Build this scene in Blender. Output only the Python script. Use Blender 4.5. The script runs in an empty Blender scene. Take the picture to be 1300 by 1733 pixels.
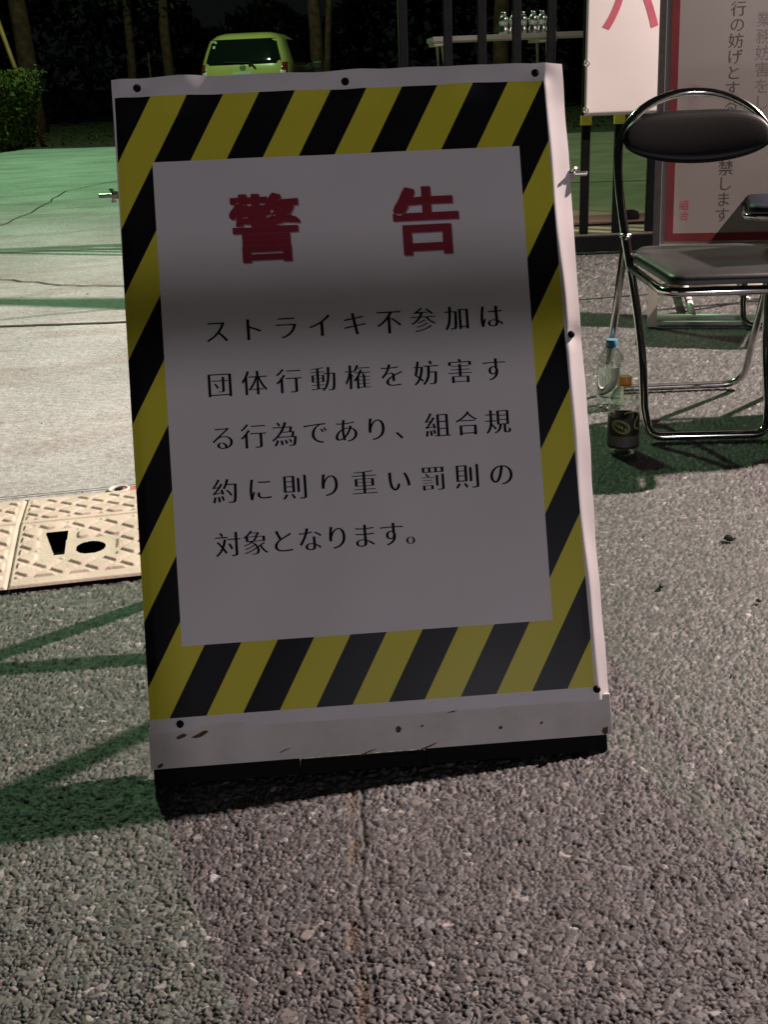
import bpy, bmesh, math, random
import numpy as np
from mathutils import Vector, Matrix, geometry
random.seed(7); np.random.seed(7)
S = bpy.context.scene
C = S.collection
R = math.radians

# ------------------------------------------------------------------ camera
PITCH, ROLL, CAMH = 0.3623112, 0.0407322, 0.8486795
cam = bpy.data.cameras.new('camera'); cam.sensor_fit = 'VERTICAL'; cam.sensor_height = 24.0
cam.lens = 24.0 * 1952.445 / 1733.0; cam.clip_end = 600; cam.clip_start = 0.02
co = bpy.data.objects.new('camera', cam); C.objects.link(co); S.camera = co
_rt = Vector((1, 0, 0)); _up = Vector((0, math.sin(PITCH), math.cos(PITCH))); _fw = Vector((0, math.cos(PITCH), -math.sin(PITCH)))
_c, _s = math.cos(ROLL), math.sin(ROLL)
_cr = _c * _rt - _s * _up; _cu = _s * _rt + _c * _up
co.matrix_world = Matrix(((_cr.x, _cu.x, -_fw.x, 0), (_cr.y, _cu.y, -_fw.y, 0), (_cr.z, _cu.z, -_fw.z, CAMH), (0, 0, 0, 1)))

# ------------------------------------------------------------------ night sky, lamps, exposure
w = bpy.data.worlds.new('World'); S.world = w; w.use_nodes = True
bg = w.node_tree.nodes['Background']; bg.inputs[0].default_value = (0.75, 0.9, 0.85, 1); bg.inputs[1].default_value = 0.0045

def lamp(name, loc, aim, color, power, radius, angle=None, blend=0.3):
    l = bpy.data.lights.new(name, 'SPOT' if angle else 'POINT'); l.color = color; l.energy = power; l.shadow_soft_size = radius
    if angle: l.spot_size = R(angle); l.spot_blend = blend
    o = bpy.data.objects.new(name, l); C.objects.link(o); o.location = loc
    o.rotation_euler = (Vector(aim) - Vector(loc)).to_track_quat('-Z', 'Y').to_euler()
    return o
# warm-pink floodlight on the pole beyond the right edge, green mercury street lamp across the yard,
# and a weak fill added behind the camera to lift the board's face
lamp('floodlight', (4.5, 3.98, 4.4), (-1.25, 3.1, 0), (1.0, 0.79, 0.73), 4500, 0.05, 94, 1.0)
lamp('street_lamp_light', (-3.5, 13.0, 9.7), (0, 4, 0), (0.52, 1.0, 0.50), 2900, 0.12)
lamp('front_fill_light', (2.0, -6.0, 1.3), (0, 1, 0), (0.94, 0.88, 0.98), 330, 0.17)  # added fill, not a known source
S.view_settings.view_transform = 'Standard'; S.view_settings.look = 'None'
S.view_settings.exposure = 0.0; S.view_settings.gamma = 1.0; S.view_settings.use_curve_mapping = False
S.cycles.max_bounces = 6; S.cycles.use_denoising = True; S.cycles.sample_clamp_indirect = 4

# ------------------------------------------------------------------ materials
def mat(name, color=(.5, .5, .5), rough=.6, metal=0., spec=.5, var=0., scale=20., bump=0., bscale=200., **kw):
    m = bpy.data.materials.new(name); m.use_nodes = True; nt = m.node_tree; p = nt.nodes['Principled BSDF']
    p.inputs['Base Color'].default_value = (*color, 1); p.inputs['Roughness'].default_value = rough
    p.inputs['Metallic'].default_value = metal; p.inputs['Specular IOR Level'].default_value = spec
    for k, v in kw.items(): p.inputs[k.replace('_', ' ')].default_value = v
    tc = nt.nodes.new('ShaderNodeTexCoord')
    if var:
        n = nt.nodes.new('ShaderNodeTexNoise'); n.inputs['Scale'].default_value = scale; n.inputs['Detail'].default_value = 5
        nt.links.new(tc.outputs['Object'], n.inputs['Vector'])
        r = nt.nodes.new('ShaderNodeValToRGB'); r.color_ramp.elements[0].position = .3; r.color_ramp.elements[1].position = .7
        r.color_ramp.elements[0].color = (*[c * (1 - var) for c in color], 1)
        r.color_ramp.elements[1].color = (*[min(1, c * (1 + var)) for c in color], 1)
        nt.links.new(n.outputs['Fac'], r.inputs['Fac']); nt.links.new(r.outputs['Color'], p.inputs['Base Color'])
    if bump:
        n2 = nt.nodes.new('ShaderNodeTexNoise'); n2.inputs['Scale'].default_value = bscale; n2.inputs['Detail'].default_value = 4
        nt.links.new(tc.outputs['Object'], n2.inputs['Vector'])
        b = nt.nodes.new('ShaderNodeBump'); b.inputs['Strength'].default_value = bump; b.inputs['Distance'].default_value = .002
        nt.links.new(n2.outputs['Fac'], b.inputs['Height']); nt.links.new(b.outputs['Normal'], p.inputs['Normal'])
    return m
M = {}
M['board'] = mat('white_painted_wood', (.62, .60, .57), .55, var=.08, scale=9, bump=.3, bscale=60)
M['rail'] = mat('grimy_white_wood', (.66, .61, .58), .6, var=.10, scale=16, bump=.5, bscale=90)
M['blackpaint'] = mat('black_paint', (.004, .004, .005), .45, spec=.12, var=.3, scale=30)
M['blackwood'] = mat('dark_frame', (.03, .028, .026), .5, var=.3, scale=40)
M['ink'] = mat('black_ink', (.004, .004, .005), .6, spec=.1)
M['redink'] = mat('red_ink', (.23, .006, .022), .45, var=.08, scale=60)
M['shadowink'] = mat('grey_ink', (.30, .24, .26), .5)
M['pinkred'] = mat('red_marker', (.44, .10, .14), .5, var=.12, scale=14)
M['redborder'] = mat('red_border', (.12, .006, .009), .5, var=.2, scale=20)
M['paper'] = mat('paper', (.66, .63, .62), .5, var=.03, scale=5)
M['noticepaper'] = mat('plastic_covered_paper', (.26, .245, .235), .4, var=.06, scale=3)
M['fainterink'] = mat('faint_ink', (.15, .135, .14), .5)
M['noticeink'] = mat('faded_ink', (.06, .05, .052), .5)
M['zinc'] = mat('zinc_steel', (.55, .53, .50), .32, metal=1., var=.15, scale=80)
M['chrome'] = mat('chrome', (.62, .62, .60), .12, metal=1., var=.1, scale=60)
M['dullchrome'] = mat('dull_chrome', (.45, .45, .43), .25, metal=1., var=.2, scale=40)
M['vinyl'] = mat('black_vinyl', (.012, .012, .013), .38, bump=.25, bscale=500)
M['backvinyl'] = mat('black_vinyl_back', (.004, .004, .004), .42, spec=.22, bump=.12, bscale=350)
M['navy'] = mat('navy_vinyl', (.004, .007, .016), .5, spec=.25, bump=.25, bscale=500)
M['cream'] = mat('cream_steel', (.42, .40, .32), .45, var=.12, scale=25)
M['whitesteel'] = mat('white_steel', (.68, .66, .64), .35, var=.08, scale=25)
M['yellowtape'] = mat('yellow_tape', (.62, .58, .06), .5, var=.1, scale=40)
M['rubber'] = mat('rubber', (.008, .008, .008), .85, spec=.15)
M['rust'] = mat('rust', (.10, .045, .015), .8, var=.4, scale=200)
M['tabletop'] = mat('table_laminate', (.28, .27, .25), .4, var=.05)
M['aluminium'] = mat('aluminium_can', (.90, .90, .90), .28, metal=1.)
M['bark'] = mat('bark', (.085, .038, .030), .95, spec=.1, var=.4, scale=8, bump=.9, bscale=25)
M['leaf'] = mat('leaf', (.035, .045, .015), .7, spec=.2, var=.5, scale=3)
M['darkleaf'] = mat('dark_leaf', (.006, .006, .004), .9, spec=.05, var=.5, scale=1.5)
M['hedgeleaf'] = mat('hedge_leaf', (.075, .085, .018), .6, spec=.3, var=.5, scale=9)
M['carpaint'] = mat('lime_car_paint', (.52, .42, .15), .25, spec=.5, Coat_Weight=.6)
M['carglass'] = mat('dark_car_glass', (.006, .009, .008), .06, spec=.6)
M['carblack'] = mat('black_trim', (.015, .015, .015), .5)
M['taillamp'] = mat('red_lamp_lens', (.25, .02, .03), .15, Coat_Weight=.8)
M['clearlens'] = mat('clear_lamp_lens', (.75, .70, .62), .12, Coat_Weight=.8)
M['plate'] = mat('plate_paint', (.55, .55, .56), .4)
M['yellowsleeve'] = mat('yellow_sleeve', (.30, .13, .03), .5, var=.2, scale=6)
M['bluecap'] = mat('blue_cap', (.08, .22, .34), .35)
M['orangecap'] = mat('orange_cap', (.60, .22, .02), .35)
M['label'] = mat('dark_bottle_label', (.018, .014, .012), .35, var=.4, scale=60)
M['labelprint'] = mat('label_print', (.50, .62, .14), .4)
M['labelgrey'] = mat('label_small_print', (.10, .09, .08), .5, var=.3, scale=300)
M['pebble'] = mat('pebble', (.05, .045, .04), .7, var=.3, scale=200)
M['crackfill'] = mat('crack', (.03, .03, .028), .9)
M['kerb'] = mat('kerb', (.05, .05, .045), .9, var=.3, scale=6)
M['whitemark'] = mat('white_marker', (.6, .6, .56), .5)
M['redmark'] = mat('red_marker_paint', (.5, .08, .07), .6, var=.3, scale=300)

def glassmat(name, color, rough=.02):
    m = bpy.data.materials.new(name); m.use_nodes = True; p = m.node_tree.nodes['Principled BSDF']
    p.inputs['Base Color'].default_value = (*color, 1); p.inputs['Roughness'].default_value = rough
    p.inputs['Transmission Weight'].default_value = 1; p.inputs['IOR'].default_value = 1.33
    return m
M['water'] = glassmat('water', (.86, .95, .90), .0)
# thin clear plastic: mostly transparent with a glossy film
def filmmat(name, tint, gloss):
    m = bpy.data.materials.new(name); m.use_nodes = True; nt = m.node_tree; nt.nodes.clear()
    out = nt.nodes.new('ShaderNodeOutputMaterial'); mx = nt.nodes.new('ShaderNodeMixShader')
    tr = nt.nodes.new('ShaderNodeBsdfTransparent'); tr.inputs[0].default_value = (*tint, 1)
    gl = nt.nodes.new('ShaderNodeBsdfGlossy'); gl.inputs['Roughness'].default_value = .08; gl.inputs[0].default_value = (.9, .95, .9, 1)
    lw = nt.nodes.new('ShaderNodeLayerWeight'); lw.inputs[0].default_value = gloss
    nt.links.new(lw.outputs['Facing'], mx.inputs[0]); nt.links.new(tr.outputs[0], mx.inputs[1]); nt.links.new(gl.outputs[0], mx.inputs[2])
    nt.links.new(mx.outputs[0], out.inputs[0]); return m
M['pet'] = filmmat('clear_plastic', (.88, .93, .88), .25)

# ------------------------------------------------------------------ helpers
def tag(o, label=None, cat=None, group=None, kind=None):
    if label: o['label'] = label
    if cat: o['category'] = cat
    if group: o['group'] = group
    if kind: o['kind'] = kind
    return o
def empty(name, loc, rz=0., label=None, cat=None, group=None):
    o = bpy.data.objects.new(name, None); C.objects.link(o); o.location = loc; o.rotation_euler = (0, 0, rz)
    o.empty_display_size = .1
    return tag(o, label, cat, group)
def link(name, me, m, parent=None, smooth=False):
    if m is not None:
        for mm in (m if isinstance(m, (list, tuple)) else [m]): me.materials.append(mm)
    if smooth: me.polygons.foreach_set('use_smooth', [True] * len(me.polygons))
    o = bpy.data.objects.new(name, me); C.objects.link(o)
    if parent is not None: o.parent = parent
    return o
def fillet(pts, r, n=6):
    pts = [Vector(p) for p in pts]; out = [pts[0]]
    for i in range(1, len(pts) - 1):
        a, b, c = pts[i - 1], pts[i], pts[i + 1]
        d1 = (a - b); d2 = (c - b); rr = min(r, d1.length * .49, d2.length * .49)
        p0 = b + d1.normalized() * rr; p1 = b + d2.normalized() * rr
        for k in range(n + 1):
            t = k / n; out.append((1 - t) ** 2 * p0 + 2 * t * (1 - t) * b + t * t * p1)
    out.append(pts[-1]); return out
class MB:
    def __init__(s): s.v = []; s.f = []
    def add(s, vs, fs):
        n = len(s.v); s.v += [tuple(v) for v in vs]; s.f += [tuple(i + n for i in f) for f in fs]; return s
    def box(s, x0, x1, y0, y1, z0, z1, M4=None):
        vs = [(x, y, z) for z in (z0, z1) for y in (y0, y1) for x in (x0, x1)]
        if M4 is not None: vs = [M4 @ Vector(v) for v in vs]
        return s.add(vs, [(0, 2, 3, 1), (4, 5, 7, 6), (0, 1, 5, 4), (2, 6, 7, 3), (0, 4, 6, 2), (1, 3, 7, 5)])
    def bar(s, a, b, wx, wy, up=(0, 0, 1)):
        a = Vector(a); b = Vector(b); d = (b - a).normalized(); u = Vector(up)
        if abs(d.dot(u)) > .95: u = Vector((0, 1, 0))
        x = d.cross(u).normalized(); y = x.cross(d).normalized()
        vs = [p + x * i * wx / 2 + y * j * wy / 2 for p in (a, b) for j in (-1, 1) for i in (-1, 1)]
        return s.add(vs, [(0, 2, 3, 1), (4, 5, 7, 6), (0, 1, 5, 4), (2, 6, 7, 3), (0, 4, 6, 2), (1, 3, 7, 5)])
    def tube(s, pts, r, n=12, closed=False):
        pts = [Vector(p) for p in pts]; m = len(pts); vs = []; fs = []
        T = []
        for i in range(m):
            a = pts[i - 1] if (i > 0 or closed) else pts[i]; b = pts[(i + 1) % m] if (i < m - 1 or closed) else pts[i]
            T.append((b - a).normalized())
        u = T[0].orthogonal().normalized()
        for i in range(m):
            u = (u - T[i] * u.dot(T[i])).normalized(); v = T[i].cross(u)
            rr = r[i] if isinstance(r, (list, tuple)) else r
            for k in range(n):
                a = 2 * math.pi * k / n; vs.append(pts[i] + (u * math.cos(a) + v * math.sin(a)) * rr)
        for i in range(m if closed else m - 1):
            for k in range(n):
                j = (i + 1) % m; fs.append((i * n + k, i * n + (k + 1) % n, j * n + (k + 1) % n, j * n + k))
        if not closed: fs += [tuple(range(n - 1, -1, -1)), tuple((m - 1) * n + k for k in range(n))]
        return s.add(vs, fs)
    def lathe(s, prof, c=(0, 0, 0), n=32, cap=True, M4=None):
        vs = []; fs = []; c = Vector(c)
        for (r, z) in prof:
            for k in range(n):
                a = 2 * math.pi * k / n; v = Vector((r * math.cos(a), r * math.sin(a), z))
                vs.append((M4 @ v if M4 is not None else v) + c)
        for i in range(len(prof) - 1):
            for k in range(n): fs.append((i * n + k, i * n + (k + 1) % n, (i + 1) * n + (k + 1) % n, (i + 1) * n + k))
        if cap: fs += [tuple(range(n - 1, -1, -1)), tuple((len(prof) - 1) * n + k for k in range(n))]
        return s.add(vs, fs)
    def mesh(s, name): me = bpy.data.meshes.new(name); me.from_pydata(s.v, [], s.f); me.update(); return me
    def build(s, name, m, parent=None, smooth=False, bevel=0., seg=2):
        me = s.mesh(name)
        if bevel:
            bm = bmesh.new(); bm.from_mesh(me)
            bmesh.ops.bevel(bm, geom=list(bm.edges), offset=bevel, segments=seg, affect='EDGES', profile=.6)
            bm.to_mesh(me); bm.free()
        o = link(name, me, m, parent, smooth)
        return o
def autosmooth(o, ang=40):
    me = o.data; me.polygons.foreach_set('use_smooth', [True] * len(me.polygons))
    bm = bmesh.new(); bm.from_mesh(me)
    for e in bm.edges:
        if len(e.link_faces) == 2 and e.calc_face_angle(0) > R(ang): e.smooth = False
    bm.to_mesh(me); bm.free(); return o
def gridmesh(name, X, Y, Z, m, parent=None, smooth=True, keep=None, col=None, uv=None):
    nr, nc = X.shape; me = bpy.data.meshes.new(name)
    idx = np.arange(nr * nc).reshape(nr, nc)
    F = np.stack([idx[:-1, :-1], idx[:-1, 1:], idx[1:, 1:], idx[1:, :-1]], -1).reshape(-1, 4)
    if keep is not None: F = F[keep.reshape(-1)]
    V = np.stack([X, Y, Z], -1).reshape(-1, 3).astype(np.float32)
    me.vertices.add(len(V)); me.vertices.foreach_set('co', V.ravel())
    me.loops.add(F.size); me.loops.foreach_set('vertex_index', F.ravel().astype(np.int32))
    me.polygons.add(len(F)); me.polygons.foreach_set('loop_start', (np.arange(len(F)) * 4).astype(np.int32))
    me.polygons.foreach_set('loop_total', np.full(len(F), 4, np.int32))
    me.update(calc_edges=True)
    if smooth: me.polygons.foreach_set('use_smooth', np.ones(len(F), bool))
    if col is not None:
        a = me.color_attributes.new('stone', 'FLOAT_COLOR', 'POINT')
        cc = np.ones((nr * nc, 4), np.float32); cc[:, :3] = col.reshape(-1, 3); a.data.foreach_set('color', cc.ravel())
    if uv is not None:
        l = me.uv_layers.new(name='sheet'); l.data.foreach_set('uv', uv.reshape(-1, 2)[F.ravel()].astype(np.float32).ravel())
    return link(name, me, m, parent)
def fr(x): return x - np.floor(x)
def hsh(i, j, k): return fr(np.sin(i * 127.1 + j * 311.7 + k * 74.7) * 43758.5453)
def voro(X, Y, s, seed):
    x = X / s; y = Y / s; ix = np.floor(x); iy = np.floor(y)
    F1 = np.full(X.shape, 9.); F2 = np.full(X.shape, 9.); A = [np.zeros(X.shape) for _ in range(4)]
    for di in (-1, 0, 1):
        for dj in (-1, 0, 1):
            cx = ix + di; cy = iy + dj
            px = cx + .08 + .84 * hsh(cx, cy, seed); py = cy + .08 + .84 * hsh(cx, cy, seed + 1)
            dx = x - px; dy = y - py; th = hsh(cx, cy, seed + 2) * math.pi; asp = 1 + .7 * hsh(cx, cy, seed + 3)
            ct = np.cos(th); st = np.sin(th)
            u = (dx * ct + dy * st) / asp; v = (-dx * st + dy * ct) * asp ** .5
            d = np.maximum(np.hypot(u, v) * .55 + .45 * np.maximum(np.abs(u), np.abs(v)) * 1.15, 0)
            c1 = d < F1
            F2 = np.where(c1, F1, np.minimum(F2, d))
            for q, val in enumerate((dx, dy, cx, cy)): A[q] = np.where(c1, val, A[q])
            F1 = np.where(c1, d, F1)
    return F1, F2, A
def vnoise(X, Y, s, seed):
    x = X / s; y = Y / s; i = np.floor(x); j = np.floor(y); u = x - i; v = y - j
    u = u * u * (3 - 2 * u); v = v * v * (3 - 2 * v)
    return (hsh(i, j, seed) * (1 - u) + hsh(i + 1, j, seed) * u) * (1 - v) + (hsh(i, j + 1, seed) * (1 - u) + hsh(i + 1, j + 1, seed) * u) * v
def sst(a, b, x): t = np.clip((x - a) / (b - a), 0, 1); return t * t * (3 - 2 * t)

# ------------------------------------------------------------------ ground: soil sheet, concrete yard, asphalt of chips
def polysheet(name, pts, z, m):
    me = bpy.data.meshes.new(name); me.from_pydata([(x, y, z) for x, y in pts], [], [tuple(range(len(pts)))]); me.update()
    o = link(name, me, m); tag(o, kind='structure'); return o
M['soil'] = mat('soil_and_thin_grass', (.050, .028, .016), .95, var=.5, scale=1.1, bump=1., bscale=9)
polysheet('ground', [(-200, -100), (200, -100), (200, 300), (-200, 300)], -.05, M['soil'])

def concrete_mat():
    m = bpy.data.materials.new('yard_concrete'); m.use_nodes = True; nt = m.node_tree; p = nt.nodes['Principled BSDF']
    p.inputs['Roughness'].default_value = .8; p.inputs['Specular IOR Level'].default_value = .3
    tc = nt.nodes.new('ShaderNodeTexCoord'); L = nt.links
    def noise(sc, det=6, ro=.6, stretch=None):
        n = nt.nodes.new('ShaderNodeTexNoise'); n.inputs['Scale'].default_value = sc; n.inputs['Detail'].default_value = det; n.inputs['Roughness'].default_value = ro
        if stretch:
            mp = nt.nodes.new('ShaderNodeMapping'); mp.inputs['Scale'].default_value = stretch; mp.inputs['Rotation'].default_value = (0, 0, R(-12))
            L.new(tc.outputs['Object'], mp.inputs['Vector']); L.new(mp.outputs['Vector'], n.inputs['Vector'])
        else: L.new(tc.outputs['Object'], n.inputs['Vector'])
        return n
    def ramp(src, p0, c0, p1, c1):
        r = nt.nodes.new('ShaderNodeValToRGB'); r.color_ramp.elements[0].position = p0; r.color_ramp.elements[1].position = p1
        r.color_ramp.elements[0].color = (*c0, 1); r.color_ramp.elements[1].color = (*c1, 1); L.new(src, r.inputs['Fac']); return r
    def mul(a, b, fac=1.):
        x = nt.nodes.new('ShaderNodeMix'); x.data_type = 'RGBA'; x.blend_type = 'MULTIPLY'; x.inputs['Factor'].default_value = fac
        L.new(a, x.inputs[6]); L.new(b, x.inputs[7]); return x.outputs[2]
    base = ramp(noise(1.3).outputs['Fac'], .3, (.43, .445, .45), .7, (.57, .59, .595)).outputs['Color']
    streak = ramp(noise(1.6, 6, .75, (.5, 1.6, 1)).outputs['Fac'], .36, (.70, .58, .53), .50, (1, 1, 1)).outputs['Color']
    grit = ramp(noise(55, 6, .85).outputs['Fac'], .34, (.62, .61, .60), .66, (1.25, 1.25, 1.25)).outputs['Color']
    spots = nt.nodes.new('ShaderNodeTexVoronoi'); spots.inputs['Scale'].default_value = 26; L.new(tc.outputs['Object'], spots.inputs['Vector'])
    sp = ramp(spots.outputs['Distance'], .035, (.12, .11, .10), .06, (1, 1, 1)).outputs['Color']
    wv = nt.nodes.new('ShaderNodeTexWave'); wv.wave_type = 'BANDS'; wv.bands_direction = 'Y'; wv.inputs['Scale'].default_value = .42; wv.inputs['Distortion'].default_value = 5.5; wv.inputs['Detail'].default_value = 5; wv.inputs['Detail Scale'].default_value = 1.1; wv.inputs['Detail Roughness'].default_value = .7
    mpw = nt.nodes.new('ShaderNodeMapping'); mpw.inputs['Rotation'].default_value = (0, 0, R(-24)); L.new(tc.outputs['Object'], mpw.inputs['Vector']); L.new(mpw.outputs['Vector'], wv.inputs['Vector'])
    base = mul(base, ramp(wv.outputs['Fac'], .03, (.66, .55, .52), .16, (1, 1, 1)).outputs['Color'], .35)
    base = mul(base, ramp(noise(.9, 8, .7).outputs['Fac'], .40, (.80, .80, .79), .56, (1.05, 1.05, 1.05)).outputs['Color'], .8)
    c = mul(mul(mul(base, streak, .6), grit, 1.), sp, .8)
    L.new(c, p.inputs['Base Color'])
    b = nt.nodes.new('ShaderNodeBump'); b.inputs['Strength'].default_value = .9; b.inputs['Distance'].default_value = .008
    L.new(noise(60, 6, .75).outputs['Fac'], b.inputs['Height']); L.new(b.outputs['Normal'], p.inputs['Normal'])
    return m
M['concrete'] = concrete_mat()
# left: right behind the ramp plates; right: beyond the gate
yard = [(-30, -1.0), (-1.9, 2.13), (-.30, 2.40), (.05, 2.46), (.05, 5.72), (6, 5.72), (30, 5.0), (30, 11.0), (-5.5, 18.15), (-30, 23.2)]
polysheet('concrete_yard', yard, .005, M['concrete'])
M['dimmed_yard'] = mat('dimmed_yard_paving', (.25, .18, .14), .85, var=.25, scale=2.2, bump=.8, bscale=60)  # darker, warmer paving stands in for the dimmer green light beyond the gate
polysheet('dimmed_yard', [(.06, 5.73), (6, 5.73), (30, 5.02), (30, 10.9), (1.2, 16.7), (-.2, 9.5)], .0092, M['dimmed_yard'])
k = MB(); k.bar((-30, 23.24, .0), (-5.5, 18.19, .0), .07, .05); k.bar((-5.5, 18.19, .0), (30, 11.04, .0), .07, .05)
tag(k.build('kerb', M['kerb']), kind='structure')
def strip(name, pts, wd, z, m, kind='structure'):
    a = MB(); n = len(pts)
    vs = []
    for i in range(n):
        p = Vector((*pts[i], 0)); q = Vector((*pts[min(i + 1, n - 1)], 0)) - Vector((*pts[max(i - 1, 0)], 0)); d = Vector((-q.y, q.x, 0)).normalized()
        ww = wd[i] if isinstance(wd, (list, tuple)) else wd
        vs += [(p + d * ww / 2) + Vector((0, 0, z)), (p - d * ww / 2) + Vector((0, 0, z))]
    a.add(vs, [(2 * i + 1, 2 * i + 3, 2 * i + 2, 2 * i) for i in range(n - 1)])
    return tag(a.build(name, m), kind=kind)
def wob(pts, n, amp):
    out = []
    for i in range(len(pts) - 1):
        for k in range(n):
            t = k / n; out.append((pts[i][0] * (1 - t) + pts[i + 1][0] * t + random.uniform(-amp, amp), pts[i][1] * (1 - t) + pts[i + 1][1] * t + random.uniform(-amp, amp)))
    out.append(pts[-1]); return out
strip('concrete_crack', wob([(-2.6, 5.75), (-1.78, 5.56), (-1.44, 5.31), (-1.11, 5.20), (-.6, 5.3), (-.1, 5.25)], 5, .015), .014, .0093, M['crackfill'])
strip('concrete_joint', wob([(-4.0, 4.44), (-1.44, 4.375), (-.96, 4.365), (.04, 4.36)], 8, .005), .022, .0093, M['crackfill'])
strip('concrete_crack', wob([(-3.2, 4.75), (-1.5, 4.50), (-1.2, 4.62), (-.9, 4.66)], 4, .02), .008, .0093, M['crackfill'])
strip('concrete_crack', wob([(-2.9, 7.2), (-2.46, 7.83), (-2.5, 9.0), (-2.65, 10.38), (-2.3, 11.6)], 6, .02), .010, .0093, M['crackfill'])
strip('concrete_joint', [(-6, 6.75), (-2.07, 6.52), (.04, 6.38)], .018, .0093, M['crackfill'])
strip('concrete_joint', [(.06, 6.9), (2.2, 6.6), (8, 5.9)], .02, .0134, M['crackfill'])
strip('concrete_joint', [(.06, 9.4), (2.5, 9.1), (8, 8.2)], .03, .0134, M['crackfill'])
strip('concrete_joint', [(-1.9, 2.23), (-.82, 2.405), (-.30, 2.50), (.04, 2.55)], .004, .0093, M['crackfill'])

def asphalt_mat():
    m = bpy.data.materials.new('asphalt_chips'); m.use_nodes = True; nt = m.node_tree; p = nt.nodes['Principled BSDF']; L = nt.links
    a = nt.nodes.new('ShaderNodeAttribute'); a.attribute_name = 'stone'
    tc = nt.nodes.new('ShaderNodeTexCoord'); n = nt.nodes.new('ShaderNodeTexNoise'); n.inputs['Scale'].default_value = 420; n.inputs['Detail'].default_value = 5; n.inputs['Roughness'].default_value = .7
    L.new(tc.outputs['Object'], n.inputs['Vector'])
    r = nt.nodes.new('ShaderNodeValToRGB'); r.color_ramp.elements[0].position = .3; r.color_ramp.elements[1].position = .7
    r.color_ramp.elements[0].color = (.62, .62, .62, 1); r.color_ramp.elements[1].color = (1.3, 1.3, 1.3, 1); L.new(n.outputs['Fac'], r.inputs['Fac'])
    x = nt.nodes.new('ShaderNodeMix'); x.data_type = 'RGBA'; x.blend_type = 'MULTIPLY'; x.inputs['Factor'].default_value = 1
    L.new(a.outputs['Color'], x.inputs[6]); L.new(r.outputs['Color'], x.inputs[7]); L.new(x.outputs[2], p.inputs['Base Color'])
    b = nt.nodes.new('ShaderNodeBump'); b.inputs['Strength'].default_value = .5; b.inputs['Distance'].default_value = .0012
    L.new(n.outputs['Fac'], b.inputs['Height']); L.new(b.outputs['Normal'], p.inputs['Normal'])
    p.inputs['Roughness'].default_value = .62; p.inputs['Specular IOR Level'].default_value = .45
    return m
M['asphalt'] = asphalt_mat()
def asphalt():
    k = .00122
    n = int((1 / .50 - 1 / 5.85) / k) + 1
    yy = 1 / (1 / .50 - np.arange(n) * k); tt = np.linspace(-.62, .62, 1080)
    Y = np.repeat(yy[:, None], len(tt), 1); X = tt[None, :] * (Y + .22)
    wx = X + .004 * (vnoise(X, Y, .012, 3) - .5); wy = Y + .004 * (vnoise(X, Y, .012, 4) - .5)
    coarse = sst(-.10, .06, X - .0 + .05 * (vnoise(X, Y, .2, 9) - .5)) * .6 + .4
    def layer(s, seed, amp, tilt, gap):
        F1, F2, (dx, dy, cx, cy) = voro(wx, wy, s, seed)
        tx = (hsh(cx, cy, seed + 5) - .5) * tilt; ty = (hsh(cx, cy, seed + 6) - .5) * tilt
        lv = hsh(cx, cy, seed + 7)
        e = sst(0.0, .26, F2 - F1)
        h = amp * (lv ** 1.3) + (tx * dx + ty * dy) * s - gap * (1 - e) - .25 * F1 * F1 * s * .6
        return h, lv, hsh(cx, cy, seed + 8), hsh(cx, cy, seed + 9), e
    hA, lA, cA, dA, eA = layer(.0108, 11, .0021, .85, .0042)
    hB, lB, cB, dB, eB = layer(.0062, 31, .0017, .85, .0026)
    hA = hA + .0006 * coarse - np.where(dA > .35 + .25 * coarse, .0045, 0)
    useA = hA > hB
    H = np.where(useA, hA, hB); cr = np.where(useA, cA, cB); dr = np.where(useA, dA, dB); e = np.where(useA, eA, eB); 
    hue = hsh(np.floor(cr * 9973), np.floor(dr * 9973), 2)
    g = .062 + .095 * cr ** 1.5
    lightst = (hue > .984); g = np.where(lightst, .22 + .20 * cr, g)
    mid = (hue > .90) & ~lightst; g = np.where(mid, .17 + .06 * cr, g)
    warm = (hsh(np.floor(cr * 7919), np.floor(dr * 7919), 5) - .5)
    col = np.stack([g * (1.03 + .18 * warm), g, g * (1.0 - .14 * warm)], -1)
    col *= (.14 + .86 * e)[..., None]                                   # dark bitumen between the chips
    col *= (.84 + .32 * vnoise(X, Y, .35, 40))[..., None]
    # old paving seam with dirt
    gx = -.050 + .010 * (vnoise(X * 0, Y, .07, 50) - .5) * 2 + .006 * (vnoise(X * 0, Y, .02, 51) - .5)
    seam = np.exp(-((X - gx) / .0065) ** 2) * sst(.55, .75, Y) * np.clip(vnoise(X, Y, .045, 53) * 2.2 - .35, 0, 1)
    dirt = np.clip(seam, 0, 1)[..., None]
    col = col * (1 - .8 * dirt) + np.array([.13, .095, .055]) * .8 * dirt
    worn = sst(.35, .7, vnoise(X, Y, .16, 71) * .6 + vnoise(X, Y, .05, 72) * .4)
    h0 = .0002; H = np.where(H > h0, h0 + (H - h0) * (.40 + .30 * worn), h0 + (H - h0) * (.95 + .15 * worn))
    H = H - .0020 * seam - np.exp(-((X - gx - .012) / .0028) ** 2) * .0034 * (.4 + .6 * vnoise(X, Y, .05, 58)) * sst(.55, .7, Y) * (1 - sst(1.7, 1.9, Y))
    fade = 1 / (1 + np.maximum(Y - 2.2, 0) * .35)
    col = col * (1 - .75 * np.exp(-((X - gx - .012) / .0030) ** 2) * vnoise(X, Y, .05, 58) * (1 - sst(1.7, 1.9, Y)))[..., None]
    H = H * fade - .0022
    col = col * .76
    far = sst(2.0, 4.5, Y)[..., None]
    col = col * (1 - .12 * far)
    keep = ~((X[:-1, :-1] < .0) & (Y[:-1, :-1] > 2.50 + .17 * X[:-1, :-1]))
    o = gridmesh('asphalt', X, Y, H, M['asphalt'], keep=keep, col=col)
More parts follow.
